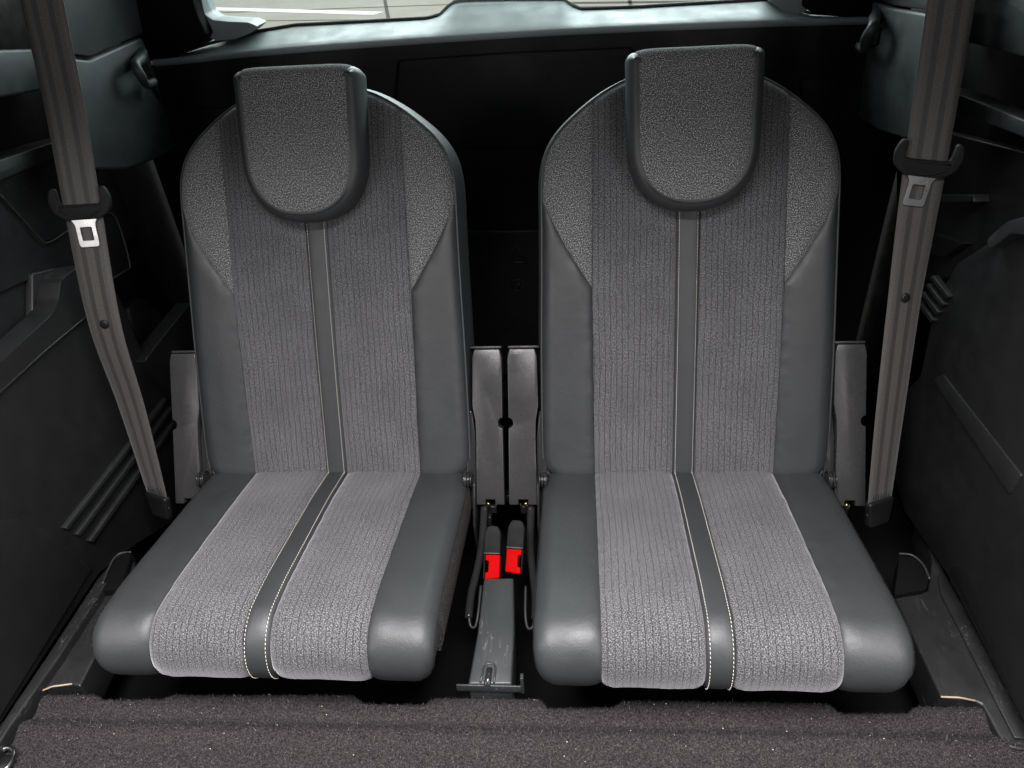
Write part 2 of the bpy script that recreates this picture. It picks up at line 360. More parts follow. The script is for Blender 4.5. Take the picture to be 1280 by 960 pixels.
# ------------------------------------------------------------------ seats
S = .2625; REC = R(22); TLT = .1762
bV = np.array([0, math.sin(REC), math.cos(REC)]); nB = np.array([0, -math.cos(REC), math.sin(REC)])
cV = np.array([0, -math.cos(TLT), math.sin(TLT)]); nC = np.array([0, math.sin(TLT), math.cos(TLT)])
XV = np.array([1.0, 0, 0])
half = [(.168, -.016), (.186, -.013), (.199, -.003), (.2055, .012), (.2075, .04), (.207, .12), (.206, .2), (.204, .28), (.2025, .36), (.202, .41), (.200, .436), (.1955, .456), (.187, .475), (.173, .4935), (.154, .511), (.130, .5295), (.104, .545), (.078, .5555), (.04, .563), (0, .566)]
half_s = [tuple(p) for p in smooth_path([(x, y) for x, y in half], 5)]
OUT = np.array([(x, y) for x, y in half_s] + [(-x, y) for x, y in half_s[::-1][1:]])
def outline_x(v):   # half width at height v
    ys = [p[1] for p in half_s]; return np.interp(v, ys, [p[0] for p in half_s])
RB = .019
def roll(e, Rr, k=.93):
    t = np.clip((Rr-e)/Rr, 0, 1); return Rr*(1-np.sqrt(1-k*t*t))
def sstep(x, a, b): t = np.clip((x-a)/(b-a), 0, 1); return t*t*(3-2*t)
def back_n(u, v):
    e = seg_dist(np.stack([u, v], 1), OUT); ins = inside(np.stack([u, v], 1), OUT); e = np.where(ins, e, 0)
    return .005*sstep(np.abs(u), .118, .160)*sstep(v, .60, .25) + .006*np.sin(np.clip(v/.5, 0, 1)*math.pi)*(1-(u/.22)**2) - roll(e, RB, .85)
def back_map(u, v):
    n = back_n(u, v); P = u[:, None]*XV + v[:, None]*bV + n[:, None]*nB
    return P, np.tile(nB, (len(u), 1))
def seam_x(v): return np.interp(v, [-.02, 0, .278, .522, .57], [.130, .130, .1324, .1292, .128])
SW = .0160
SEED = 0.0

def build_seat(seed):
    global SEED
    SEED = seed
    seat = empty('rear_seat')
    # --- backrest
    back = mk('backrest', *_back_core(), M['leather'], seat)
    vtop = [p for p in half_s]
    def xy_top(x0, x1, n=24):   # outline points between two half widths at the top, going inward
        return [(x, np.interp(x, [p[0] for p in vtop[::-1] if p[1] > .40], [p[1] for p in vtop[::-1] if p[1] > .40])) for x in np.linspace(x0, x1, n)]
    sv = np.linspace(-.012, .526, 40); top_x = .1292
    for sgn in (-1, 1):
        inner = [(SW, v) for v in (-.012, .2, .4)]
        right = [(float(seam_x(v)), v) for v in np.linspace(-.012, .526, 20)]
        top = xy_top(.129, SW, 20)
        poly = [(SW, -.012)] + right + top + [(SW, .4), (SW, .2)]
        panel('ribbed_panel', [(sgn*x, y) for x, y in poly], back_map, M['rib'], back, pf=.0022, rad=.005)
        # shoulder patch
        ylow = .402
        side = [p for p in half_s if p[1] > ylow and p[0] > .1305]
        diag = [(.1330+(outline_x(ylow)-.1330)*t + .004*math.sin(t*math.pi), .278+(ylow-.278)*t) for t in np.linspace(0, 1, 12)]
        patch = diag[:-1] + [(float(outline_x(ylow)), ylow)] + side + [(float(seam_x(v))+.0003, v) for v in np.linspace(.527, .29, 16)]
        panel('shoulder_patch', [(sgn*x, y) for x, y in patch], back_map, M['heather'], back, pf=.0024, rad=.006)
        outer = [p for p in half_s if p[1] < ylow]
        bol = [(float(seam_x(v))+.0003, v) for v in np.linspace(.277, -.012, 14)] + [(.150, -.016)] + outer + diag[::-1][:-1]
        panel('bolster', [(sgn*x, y) for x, y in bol], back_map, M['leather'], back, pf=.0018, rad=.0055, wob=.0024)
    panel('centre_strip', [(-SW, -.012), (SW, -.012), (SW, .2), (SW, .4), (SW, .5628), (-SW, .5628), (-SW, .4), (-SW, .2)], back_map, M['leather'], back, pf=.0016, rad=.003, res=.005)
    # piping round the edge
    e = OUT[2:-2]; P, _ = back_map(e[:, 0]*.999, e[:, 1]); P = P + nB*.0006
    mk('piping', *tube(list(P[::2]), .0017, 8), M['leather'], back)
    stitches(back, back_map, [(-SW+.0036, -.005, .40), (SW-.0036, -.005, .40)])
    # --- cushion
    cush = mk('seat_cushion', *_cush_core(), M['gusset'], seat)
    VE = .416
    for sgn in (-1, 1):
        L = [(SW, v) for v in np.linspace(-.03, VE, 30)]
        Rr = [(.1300, v) for v in np.linspace(-.03, VE+.001, 30)]
        hem = [(SW+(.13-SW)*t, VE + .003*math.sin(t*9+sgn+SEED) + .005*math.exp(-((t-.86)/.09)**2)) for t in np.linspace(.04, .97, 24)]
        panel('ribbed_panel', [(sgn*x, y) for x, y in L+hem+Rr[::-1]], cush_map, M['rib'], cush, pf=.003, rad=.006, wob=.002)
        vs = np.linspace(-.03, .428, 50)
        poly = [(.1303, v) for v in vs] + [(float(hw(v)), v) for v in vs[::-1]]
        panel('bolster', [(sgn*x, y) for x, y in poly], cush_map, M['leather'], cush, pf=.0016, rad=.0055, wob=.0024)
    vs = np.linspace(-.03, .422, 40)
    panel('centre_strip', [(-SW, v) for v in vs] + [(SW, v) for v in vs[::-1]], cush_map, M['leather'], cush, pf=.0018, rad=.003, res=.005)
    stitches(cush, cush_map, [(-SW+.0036, -.01, .415), (SW-.0036, -.01, .415)])
    mk('base_plate', *boxm((-.185, -.28, -.105), (.185, .05, -.060)), M['matte'], seat, bevel=.006)
    # --- headrest
    build_headrest(seat)
    # --- hinge covers, pivots
    for sgn in (-1, 1): build_hinge(seat, sgn)
    return seat

def _back_core():
    """gusset round the side plus the closed back of the backrest"""
    O = OUT; P, _ = back_map(O[:, 0], O[:, 1])
    n = len(O); cen = np.array([0, .25]); T = np.roll(O, -1, 0)-np.roll(O, 1, 0); T /= np.linalg.norm(T, axis=1)[:, None]; Nn = np.stack([T[:, 1], -T[:, 0]], 1)
    rings = [P]
    for dn, out in ((-.034, .0035), (-.045, .0060), (-.062, .0065), (-.078, .003), (-.088, -.006), (-.092, -.02)):
        Q = O+Nn*out; rings.append(Q[:, :1]*XV + Q[:, 1:]*bV + dn*nB)
    V = [v for r in rings for v in r]; Fs = []
    for k in range(len(rings)-1):
        for i in range(n): j = (i+1) % n; Fs.append([k*n+i, k*n+j, (k+1)*n+j, (k+1)*n+i])
    Fs.append([(len(rings)-1)*n+i for i in range(n)])
    # a dark underlay 4 mm below the front so that the seams close
    return V, Fs

LF, RC = .304, .0430
def hw(v): v = np.asarray(v, float); return .2065 - .013*np.clip((v-.335)/.095, 0, 1)**2 - .004*np.clip(1-(v+.03)/.06, 0, 1)
RS = .018
def cush_map(u, v):
    a = np.clip((v-LF)/RC, 0, None); st = np.clip(v, None, LF); over = np.clip(a-2.5, 0, None)*RC; a = np.clip(a, 0, 2.5)
    # soft crest: begins to fall before the front
    c = st+RC*np.sin(a); n = -RC+RC*np.cos(a); N_ = np.cos(a)[:, None]*nC + np.sin(a)[:, None]*cV
    n = n + .006*(1-(u/.2)**2)*sstep(v, -.02, .1)*(1-sstep(v, .3, .4)) - .006*sstep(v, .22, .33)**2
    e = hw(v)-np.abs(u); d = roll(np.clip(e, 0, None), RS, .72)
    P = u[:, None]*XV + c[:, None]*cV + n[:, None]*nC - N_*d[:, None]
    return P, N_
def _cush_core():
    vs = np.linspace(-.035, .43, 60); V = []; Fs = []
    for sgn in (-1, 1):
        h = hw(vs); E, _ = cush_map(sgn*h, vs); q = len(V)
        for k, t in enumerate((0, .12, .45, .8, 1.0)):
            for i, v in enumerate(vs):
                tc = min(v, LF-.015); low = sgn*(h[i]-.004)*XV + tc*cV - .078*nC
                if v > LF-.015: low = sgn*(h[i]-.01)*XV + (LF-.015+.012*min(1, (v-LF+.015)/.1))*cV - (.078-.036*min(1, (v-LF+.015)/.1))*nC
                p = E[i]*(1-t)+low*t; p = p + sgn*XV*.005*math.sin(t*math.pi); V.append(p)
        m_ = len(vs)
        for k in range(4):
            for i in range(m_-1): A = q+k*m_+i; Fs.append([A, A+1, A+m_+1, A+m_])
    # under layer a few mm below the cover, and the bottom
    us = np.linspace(-1, 1, 21); q = len(V)
    for v in vs:
        h = float(hw(v))-.004; u = us*h; P, Nn = cush_map(u, np.full(21, v)); V += list(P-Nn*.006)
    for i in range(len(vs)-1):
        for j in range(20): A = q+i*21+j; Fs.append([A, A+1, A+22, A+21])
    return V, Fs

def stitches(parent, mapf, lines):
    parts = []
    for x, v0, v1 in lines:
        v = v0
        while v < v1:
            vv = np.linspace(v, v+.0030, 4); u = np.full(4, x)+np.linspace(-.0002, .0002, 4); P, Nn = mapf(u, vv)
            hgt = .0016+.0007*np.sin(np.linspace(0, math.pi, 4)); parts.append(tube(list(P+Nn*hgt[:, None]), [.0002, .00037, .00037, .0002], 5))
            v += .0044
    tag(mk('stitching', *merge(parts), M['thread'], parent), kind='stuff')

HB, HT, HN = .379, .578, .054    # headrest: bottom and top along the backrest, front offset
def build_headrest(seat):
    def uout(w0, bot, top, rt):     # U outline, counter-clockwise from top right
        pts = []
        cy = bot+.092
        for i in range(41):
            th = -math.pi*i/40; c, s = math.cos(th), math.sin(th); p = 2.3
            pts.append((w0*math.copysign(abs(c)**(2/p), c), cy-.092*abs(s)**(2/p)))
        pts = pts[::-1]             # left ... bottom ... right
        R_ = [(w0*1.012, cy+.05), (w0*1.020, top-rt)]; top_r = [(w0*1.020-rt*(1-math.cos(t)), top-rt+rt*math.sin(t)) for t in np.linspace(.2, 1.57, 6)]
        full = pts + R_ + top_r + [(-x, y) for x, y in top_r[::-1]] + [(-x, y) for x, y in R_[::-1]]
        return resample(np.array(full), .005)
    O = uout(.0848, HB, HT, .010)
    a2 = np.sum(O[:, 0]*np.roll(O[:, 1], -1)-np.roll(O[:, 0], -1)*O[:, 1])
    if a2 < 0: O = O[::-1].copy()
    T = np.roll(O, -1, 0)-np.roll(O, 1, 0); T /= np.linalg.norm(T, axis=1)[:, None]; Nn = np.stack([T[:, 1], -T[:, 0]], 1)
    n = len(O); V = []; Fs = []
    prof = [(-.022, -.022), (-.012, -.006), (0, 0), (.022, .0015), (.034, .001), (.043, -.0025), (.049, -.0075), (.0515, -.013), (.0500, -.017)]
    for dn, out in prof:
        Q = O+Nn*out; V += list(Q[:, :1]*XV + Q[:, 1:]*bV + (dn)*nB)
    for k in range(len(prof)-1):
        for i in range(n): j = (i+1) % n; Fs.append([k*n+i, k*n+j, (k+1)*n+j, (k+1)*n+i])
    Fs.append(list(range(n))[::-1]); Fs.append([(len(prof)-1)*n+i for i in range(n)])
    hr = mk('headrest', V, Fs, M['leather'], seat)
    # cloth face, folded back over the top edge
    vt = HT-.017; rr = .019
    def hmap(u, v):
        a = np.clip((v-vt)/rr, 0, 1.75); st = np.minimum(v, vt)
        over = np.clip((v-vt)/rr-1.75, 0, None)*rr
        b_ = st+rr*np.sin(a); nn = HN-rr+rr*np.cos(a) - over
        nn = nn - .006*sstep(np.abs(u), .045, .08) - .004*sstep(v, HB+.07, HB)
        return u[:, None]*XV + b_[:, None]*bV + nn[:, None]*nB, np.cos(a)[:, None]*nB + np.sin(a)[:, None]*bV
    lo = []
    cy = HB+.096
    for i in range(41):
        th = math.pi+math.pi*i/40; c, s = math.cos(th), math.sin(th); p = 2.3
        lo.append((.0760*math.copysign(abs(c)**(2/p), c), cy-.086*abs(s)**(2/p)))
    up = [(.0772, cy+.05), (.0782, vt), (.0778, vt+.045)]
    poly = lo + up + [(-x, y) for x, y in up[::-1]]
    panel('cloth_face', poly, hmap, M['heather'], hr, sd=.002, pf=.0028, rad=.004, res=.006)
    P, _ = hmap(np.array([p[0] for p in lo]), np.array([p[1] for p in lo])); mk('piping', *tube(smooth_path(P+nB*-.0002, 2), .0012, 6), M['rubber'], hr)
    for sx in (-.035, .035):
        mk('headrest_post', *tube([np.array([sx, 0, 0])+bV*.50+nB*-.03, np.array([sx, 0, 0])+bV*.555+nB*-.02], .006, 12), M['steel'], hr)

def build_hinge(seat, sgn):
    # long moulded cover standing beside the foot of the backrest
    top = np.array([0, 0, 0])+bV*.186-nB*.022; bot = bV*-.046+nB*.012
    ax = top-bot; Lh = np.linalg.norm(ax); ax /= Lh; nn = np.cross(XV, ax); nn = nn if nn@nB > 0 else -nn
    def fr(u, v, d): return sgn*(u)*XV + bot + ax*v + nn*d
    arc = [(.2535-.006*math.sin(t), .124+.0075*math.cos(t)) for t in np.linspace(math.pi, 0, 9)]
    cover = [(.213, 0), (.2265, 0), (.2265, .008), (.2415, .008), (.2415, 0), (.2555, 0), (.2545, .116)] + arc + [(.2545, .132), (.2545, .222), (.2515, Lh), (.214, Lh), (.2105, .222), (.2095, .150), (.2135, .128), (.2145, .10), (.2135, .05)]
    cover = [(x+.0035, y) for x, y in cover]
    V, Fs = prism(cover, fr, -.030, .0)
    h = mk('hinge_cover', V, Fs, M['hinge'], seat, bevel=.0022, bseg=3)
    # dark flange on the seat side and bright lip on top
    mk('lip', *prism([(.2105, Lh+.001), (.2575, Lh+.001), (.2575, Lh+.0045), (.2105, Lh+.0045)], fr, -.034, -.006), M['hinge'], h, bevel=.001)
    V, Fs = prism([(.206, .145), (.2125, .140), (.2165, .10), (.2160, -.002), (.207, -.010), (.200, .02), (.203, .09)], fr, -.04, -.006); mk('flange', V, Fs, M['blacksteel'], h, bevel=.002)
    # pivot stack of washers on the cross axis
    o = sgn*.198*XV + bV*.006 + nB*.030*0
    o = sgn*.200*XV + bV*-.004 + nB*.018
    prof = [(.010, 0), (.010, .002), (.013, .002), (.013, .004), (.009, .004), (.009, .0065), (.0125, .0065), (.0125, .0085), (.007, .0085), (.007, .012)]
    mk('pivot', *lathe(prof, o, sgn*XV, 20), M['blacksteel'], seat, smooth=False)
    mk('pin', *lathe([(.0025, 0), (.0025, .012)], sgn*.234*XV+bot+ax*-.006+nn*-.012, np.array([0, -.3, 1.0]), 10), M['brass'], h)
    for k in range(4): mk('pivot_ring', *tube([o+sgn*XV*(.001+.0034*k)+(.0128-.0006*k)*(math.cos(t)*bV+math.sin(t)*nB) for t in np.linspace(0, 6.283, 22, endpoint=False)], .0008, 6, closed=True), M['blacksteel'], seat)
    lt_ = mk('latch', *merge([boxm((sgn*.236-.008, -.012, -.072), (sgn*.236+.008, .006, -.058)), boxm((sgn*.232-.003, -.020, -.098), (sgn*.232+.003, .0, -.073))]), M['blacksteel'], seat, bevel=.0012)
    mk('latch_edge', *tube([(sgn*.229, -.0125, -.0585), (sgn*.243, -.0125, -.0585), (sgn*.2435, -.0125, -.050)], .0008, 6), M['brass'], lt_)
    # lower side plate of the folding frame
    V, Fs = prism([(0.035, .004), (-.02, -.005), (-.055, -.06), (-.045, -.15), (.05, -.15), (.06, -.05)], lambda u, v, d: (sgn*(.212+d), u, v), 0, .004)
    mk('side_plate', V, Fs, M['blacksteel'], seat, bevel=.0015)

seat = build_seat(0.0); seat.location = (-S, 0, 0)
tag(seat, 'left folding car seat in grey cloth with leather-look bolsters and drooping headrest', 'car seat', 'third row folding seats')
seat2 = build_seat(5.7); seat2.location = (S, 0, 0)
tag(seat2, 'right folding car seat in grey cloth with leather-look bolsters and drooping headrest', 'car seat', 'third row folding seats')
# release rails differ in place: bent black bar on the inner side of each seat
for st, sgn in ((seat, 1), (seat2, -1)):
    pts = [(.2245, .000, -.042), (.2265, -.020, -.052), (.2265, -.075, -.075), (.2215, -.115, -.090), (.2165, -.150, -.098), (.216, -.185, -.106)]
    path = smooth_path([(sgn*x, y, z) for x, y, z in pts], 6)
    rail = mk('release_bar', *tube(path, .0058, 12), M['blacksteel'], st)
    hk = smooth_path([(sgn*.2165, -.180, -.104), (sgn*.219, -.192, -.112), (sgn*.226, -.194, -.112), (sgn*.2295, -.178, -.102), (sgn*.2305, -.140, -.09)], 6)
    mk('hook_end', *tube(hk, .0020, 8), M['trim2'], rail)

# ------------------------------------------------------------------ things between the seats
ct = tag(empty('pivot_tube', (0, .035, -.08)), 'dark ridged pivot tube crossing the gap behind the red buckles', 'tube')
prof = [(.009, -.05)]
for i in range(9): x = -.018+i*.0045; prof += [(.0105, x-.0015), (.0105, x+.0005), (.009, x+.0005), (.009, x+.003)]
prof += [(.009, .05)]
mk('tube', *lathe(prof, (0, 0, 0), (1, 0, 0), 20), M['blacksteel'], ct)
for sx in (-.027, .027): mk('collar', *lathe([(.013, -.003), (.014, 0), (.013, .003)], (sx, 0, 0), (1, 0, 0), 20), M['steel'], ct)

def buckle(px_top, px_bot, wid, notch, label):
    """stubby housing lying back, red press button at its front end"""
    A = at_z(*px_top, -.015); Bq = at_z(*px_bot, -.062)
    root = empty('seat_belt_buckle', tuple(Bq)); d = A-Bq; L = np.linalg.norm(d); d /= L; sx = np.cross(d, [0, 0, 1.0]); sx /= np.linalg.norm(sx); nn = np.cross(sx, d)
    fr = lambda u, v, k: sx*u + d*v + nn*k
    h = wid/2; bl = L*.46
    body = rounded([(-h, bl), (h, bl), (h, L*.86), (h*.6, L), (-h*.6, L), (-h, L*.86)], .004)
    V, Fs = prism(body, fr, -.018, .0)
    mk('housing', V, Fs, M['buckle'], root, bevel=.0022)
    mk('cheek', *prism([(notch*h*.86, 0), (notch*h*1.0, 0), (notch*h*1.0, bl), (notch*h*.86, bl)], fr, -.018, -.002), M['buckle'], root, bevel=.001)
    mk('housing_lip', *prism([(-h*.97, bl+.0004), (h*.97, bl+.0004), (h*.97, bl+.0022), (-h*.97, bl+.0022)], fr, -.010, .0012), M['trim2'], root, bevel=.0004)
    n = notch
    btn = [(-n*h*.95, .002), (n*h*.8, 0), (n*h*.8, bl*.26), (n*h*.42, bl*.30), (n*h*.42, bl*.74), (n*h*.8, bl*.76), (n*h*.8, bl), (-n*h*.95, bl)]
    mk('press_button', *prism(btn, fr, -.016, -.003), M['red'], root, bevel=.0012)
    tag(root, label, 'buckle', 'seat belt buckles'); return root
buckle((616, 657), (614, 724), .0235, -1, 'left seat belt buckle with red button, half hidden behind the bracket')
buckle((646, 650), (641, 717), .0245, 1, 'right seat belt buckle with red button, higher beside its twin')

br = tag(empty('floor_bracket', (0, -.3, -.09)), 'scratched grey metal bracket plate on the floor between both seats', 'bracket')
def brp(px, py):                                    # plate slopes from z -.055 at the back to -.075 at the front
    t = (py-722)/(855-722); return at_z(px, py, -.062-.014*t) - np.array([0, -.3, -.09])
pl = [brp(605, 722), brp(642, 722), brp(643, 790), brp(640, 855), brp(585, 855), brp(597, 790)]
V = [tuple(p) for p in pl]+[tuple(p-np.array([0, 0, .055])) for p in pl]; n = 6
Fs = [[5, 4, 3, 2, 1, 0], [6, 7, 8, 9, 10, 11]]+[[i, (i+1) % n, n+(i+1) % n, n+i] for i in range(n)]
plate = mk('plate', V, Fs, M['bracket'], br, bevel=.003)
a, c = brp(570, 856), brp(655, 858)
V, Fs = boxm((a[0], a[1]-.001, a[2]-.0115), (c[0], a[1]+.0015, a[2]+.0005)); mk('front_flange', V, Fs, M['bracket'], br, bevel=.001)
q = brp(653, 858); mk('tab', *boxm((q[0]-.002, q[1]-.002, q[2]-.012), (q[0]+.002, q[1]+.006, q[2]+.018)), M['bracket'], br, bevel=.0008)
q0, q1 = brp(612, 836), brp(609, 854)
rim = lathe([(.0075, 0), (.0095, .0015), (.0075, .003)], (0, 0, 0), (0, 0, 1), 16)
path = [q1+np.array([-.0085, 0, .0005]), (q0+q1)/2+np.array([-.0080, 0, .0005])] + [q0+np.array([-.0075*math.cos(t), .0075*math.sin(t), .0005]) for t in np.linspace(0, math.pi, 9)] + [(q0+q1)/2+np.array([.0080, 0, .0005]), q1+np.array([.0085, 0, .0005])]
mk('pressed_rim', *tube(path, .0014, 8), M['bracket'], br)
mk('pressed_rib', *tube([q0+np.array([0, .001, -.002]), q1+np.array([0, -.004, -.001])], .0045, 12), M['blacksteel'], br)

# ------------------------------------------------------------------ seat belts
m, nt, b = nodes('webbing'); tc = nt.nodes.new('ShaderNodeTexCoord'); sep = nt.nodes.new('ShaderNodeSeparateXYZ'); nt.links.new(tc.outputs['UV'], sep.inputs[0])
st_ = ramp(nt, [(0, (.052, .0485, .0445)), (.235, (.052, .0485, .0445)), (.25, (.026, .0252, .0242)), (.37, (.026, .0252, .0242)), (.385, (.056, .0520, .0475)), (.60, (.056, .0520, .0475)), (.615, (.026, .0252, .0242)), (.735, (.026, .0252, .0242)), (.75, (.052, .0485, .0445))], sep.outputs[0])
mp = nt.nodes.new('ShaderNodeMapping'); mp.inputs['Scale'].default_value = (18, 700, 1); nt.links.new(tc.outputs['UV'], mp.inputs[0]); wv = noise_tex(nt, mp.outputs[0], 1.0, 2, .6)
nt.links.new(mixc(nt, 1.0, st_.outputs[0], ramp(nt, [(.3, (.7,)*3), (.7, (1.3,)*3)], wv).outputs[0], 'MULTIPLY'), b.inputs['Base Color']); b.inputs['Roughness'].default_value = .6; b.inputs['Sheen Weight'].default_value = .1
bump(nt, b, wv, .5, .0006); M['web'] = m
def belt(label, pts, phis, tong, stop, tilt):
    root = tag(empty('seat_belt', tuple(pts[-1])), label, 'seat belt', 'third row seat belts'); o = np.array(pts[-1])
    path = [np.array(p)-o for p in smooth_path(pts, 10)]; ph = np.interp(np.linspace(0, 1, len(path)), np.linspace(0, 1, len(phis)), phis)
    Wd = .0235; V = []; Fs = []; uv = []; L = 0; fr = []
    for i, p in enumerate(path):
        t = path[min(i+1, len(path)-1)]-path[max(i-1, 0)]; t /= np.linalg.norm(t); wv_ = np.array([math.cos(ph[i]), math.sin(ph[i]), 0]); wv_ -= t*(wv_@t); wv_ /= np.linalg.norm(wv_); nn = np.cross(wv_, t)
        if nn[1] > 0: nn = -nn
        if i: L += np.linalg.norm(p-path[i-1])
        fr.append((p, wv_, t, nn))
        for k in range(7):
            u = k/6; V.append(p+wv_*(u-.5)*2*Wd+nn*(.0006 if k in (0, 6) else .0009)); uv.append((u, L))
        for k in range(7):
            u = k/6; V.append(p+wv_*(u-.5)*2*Wd-nn*.0006); uv.append((u, L))
    for i in range(len(path)-1):
        A = i*14
        for k in range(6): Fs.append([A+k, A+k+1, A+k+15, A+k+14]); Fs.append([A+7+k, A+8+k, A+22+k, A+21+k])
        Fs.append([A, A+7, A+21, A+14]); Fs.append([A+6, A+13, A+27, A+20])
    mk('webbing', V, Fs, M['web'], root, uv=uv)
    # tongue
    p, wv_, t, nn = fr[tong]; ca, sa = math.cos(tilt), math.sin(tilt); wx, tx = wv_*ca+t*sa, t*ca-wv_*sa
    T = lambda u, v, d: p+wx*u+tx*v+nn*d
    tg = mk('tongue', *prism(rounded([(-.034, -.024), (-.027, -.024), (-.026, -.003), (.026, -.003), (.027, -.024), (.034, -.024), (.039, -.010), (.036, .006), (.022, .0165), (-.022, .0165), (-.036, .006), (-.039, -.010)], .006), T, -.002, .0075), M['buckle'], root, bevel=.0022)
    lipv = [(.026*x, .003+.010*(1-x*x)) for x in np.linspace(-1, 1, 13)]
    mk('ridge', *tube([T(u, v, .0074) for u, v in lipv], .0015, 6), M['buckle'], tg)
    mk('slot_edge', *tube([T(u, -.001, .0074) for u in np.linspace(-.026, .026, 7)], .0013, 6), M['buckle'], tg)
    outl = rounded([(-.019, .012), (.019, .012), (.0125, .022), (.0125, .052), (-.0125, .052), (-.0125, .022)], .0035, 4); inn = rounded([(-.0075, .026), (.0075, .026), (.0075, .044), (-.0075, .044)], .002, 8)
    outr = resample(np.array(outl), .0015); 
    k = 48
    def rs(poly):
        P = np.array(poly); Q = np.vstack([P, P[:1]]); s = np.r_[0, np.cumsum(np.linalg.norm(np.diff(Q, axis=0), axis=1))]; tt = np.linspace(0, s[-1], k, endpoint=False); return np.stack([np.interp(tt, s, Q[:, 0]), np.interp(tt, s, Q[:, 1])], 1)
    a_, b_ = rs(outl), rs(inn)
    sh = np.argmin(np.linalg.norm(b_[None]-(a_[0]*.6+np.array([0, .014])), axis=2)); b_ = np.roll(b_, -sh, 0)
    V = [T(*q, .005) for q in a_]+[T(*q, .005) for q in b_]+[T(*q, .0025) for q in a_]+[T(*q, .0025) for q in b_]; Fs = []
    for i in range(k):
        j = (i+1) % k; Fs += [[i, j, k+j, k+i], [2*k+i, 3*k+i, 3*k+j, 2*k+j], [i, 2*k+i, 2*k+j, j], [k+i, k+j, 3*k+j, 3*k+i]]
    mk('metal_plate', V, Fs, M['chrome'], tg, bevel=.0008, bseg=2, smooth=False)
    p, wv_, t, nn = fr[stop]; mk('stop_button', *lathe([(.0065, 0), (.0065, .001), (.0055, .0024), (.003, .003)], p+nn*.0006, nn, 18), M['black'], root)
    # sewn loop and anchor at the foot
    p, wv_, t, nn = fr[-1]; mk('anchor', *prism(rounded([(-.026, -.02), (.026, -.02), (.02, .02), (-.02, .02)], .006), lambda u, v, d: p+wv_*u+t*v+nn*d, -.006, .005), M['black'], root, bevel=.003)
    zz_ = [fr[-3][0]+fr[-3][1]*x*.02+fr[-3][2]*(.010*((i % 2)*2-1))+fr[-3][3]*.0014 for i, x in enumerate(np.linspace(-1, 1, 17))]
    mk('bar_tack', *tube(zz_, .0005, 5), M['trim2'], root)
    return root
LB = [at_x(28, -120, -.50), at_x(52, 0, -.52), at_x(80, 130, -.53), at_x(103, 258, -.535), at_x(131, 405, -.54), at_x(165, 510, -.54), at_x(200, 632, -.535)]
belt('brown-grey seat belt hanging left of the seats beside the storage pocket', LB, [.32, .30, .25, .2, .0, -.2, -.5], 30, 40, -.05)
RBp = [at_x(1208, -120, .50), at_x(1189, 0, .515), at_x(1172, 110, .52), at_x(1153, 228, .525), at_x(1131, 372, .53), at_x(1112, 520, .53), at_x(1098, 640, .53)]
belt('brown-grey seat belt hanging right of the seats with dangling metal tongue', RBp, [-.30, -.25, -.2, -.1, .25, .4, .6], 28, 40, .16)

# ------------------------------------------------------------------ side trims
def slab(name, X, th, pts, m, parent, bevel=.004, rnd=0.0, seg=3):
    """panel lying in a side wall: outline on the plane x = X, inner face at X, thickness away from the cabin"""
    sg = 1 if X > 0 else -1
    q = [at_x(x, y, X)[1:] for x, y in pts]
    if rnd: q = rounded([tuple(p) for p in q], rnd)
    V, Fs = prism([tuple(p) for p in q], lambda u, v, d: (X+sg*d, u, v), 0, th)
    return mk(name, V, Fs, m, parent, bevel=bevel, bseg=seg)
def rod(name, X, pts, r, m, parent):
    return mk(name, *tube(smooth_path([at_x(x, y, X) for x, y in pts], 5), r, 8), m, parent)
lt = tag(empty('side_trim', (-.66, 0, -.1)), 'black plastic side trim on the left with storage pocket and slanted ribs', 'trim panel', 'side trims')
lt.location = (0, 0, 0)
V, Fs = boxm((-.72, -.46, -.26), (-.665, .62, .95)); mk('wall_panel', V, Fs, M['matte'], lt)
mainL = [(-160, 600), (-60, 510), (0, 453), (66, 392), (73, 375), (76, 350), (96, 334), (128, 330), (150, 375), (182, 452), (222, 500), (232, 560), (236, 640), (170, 680), (124, 716), (60, 812), (0, 905), (-160, 1150)]
slab('pocket_panel', -.605, .035, mainL, M['trim'], lt, .004, .006)
slab('pocket_back', -.648, .015, [(-160, 400), (0, 352), (60, 330), (110, 325), (112, 400), (0, 520), (-160, 640)], M['trim'], lt, .002)
slab('pocket_wall', -.636, .012, [(41, 342), (76, 334), (76, 392), (41, 424)], M['trim'], lt, .002)
slab('mid_panel', -.642, .02, [(-160, 240), (0, 243), (55, 302), (86, 286), (150, 300), (150, 336), (75, 344), (30, 352), (0, 366), (-160, 420)], M['trim'], lt, .004, .004)
slab('lower_cover', -.600, .012, [(-160, 655), (0, 652), (22, 648), (60, 664), (92, 690), (115, 711), (60, 800), (0, 896), (-160, 1140)], M['trim'], lt, .003, .008)
rod('moulding_line', -.604, [(-60, 545), (14, 478), (60, 436), (108, 396)], .0018, M['trim'], lt)
for a_, b_ in (((84, 661), (210, 499)), ((99, 669), (217, 510)), ((115, 677), (221, 527))):
    p, q = np.array(a_, float), np.array(b_, float); d = q-p; nrm = np.array([-d[1], d[0]])/np.linalg.norm(d)*2.6
    slab('rib', -.5975, .009, [tuple(p-nrm), tuple(p+nrm), tuple(q+nrm), tuple(q-nrm)], M['trim3'], lt, .0016)
slab('upper_panel', -.640, .02, [(-120, 300), (-120, 200), (0, 212), (62, 178), (140, 215), (170, 290), (135, 326), (100, 330), (86, 288), (56, 302), (0, 246)], M['trim'], lt, .004, .004)
rod('upper_seam', -.6385, [(0, 243), (30, 276), (52, 300), (62, 303), (86, 288)], .0015, M['rubber'], lt)
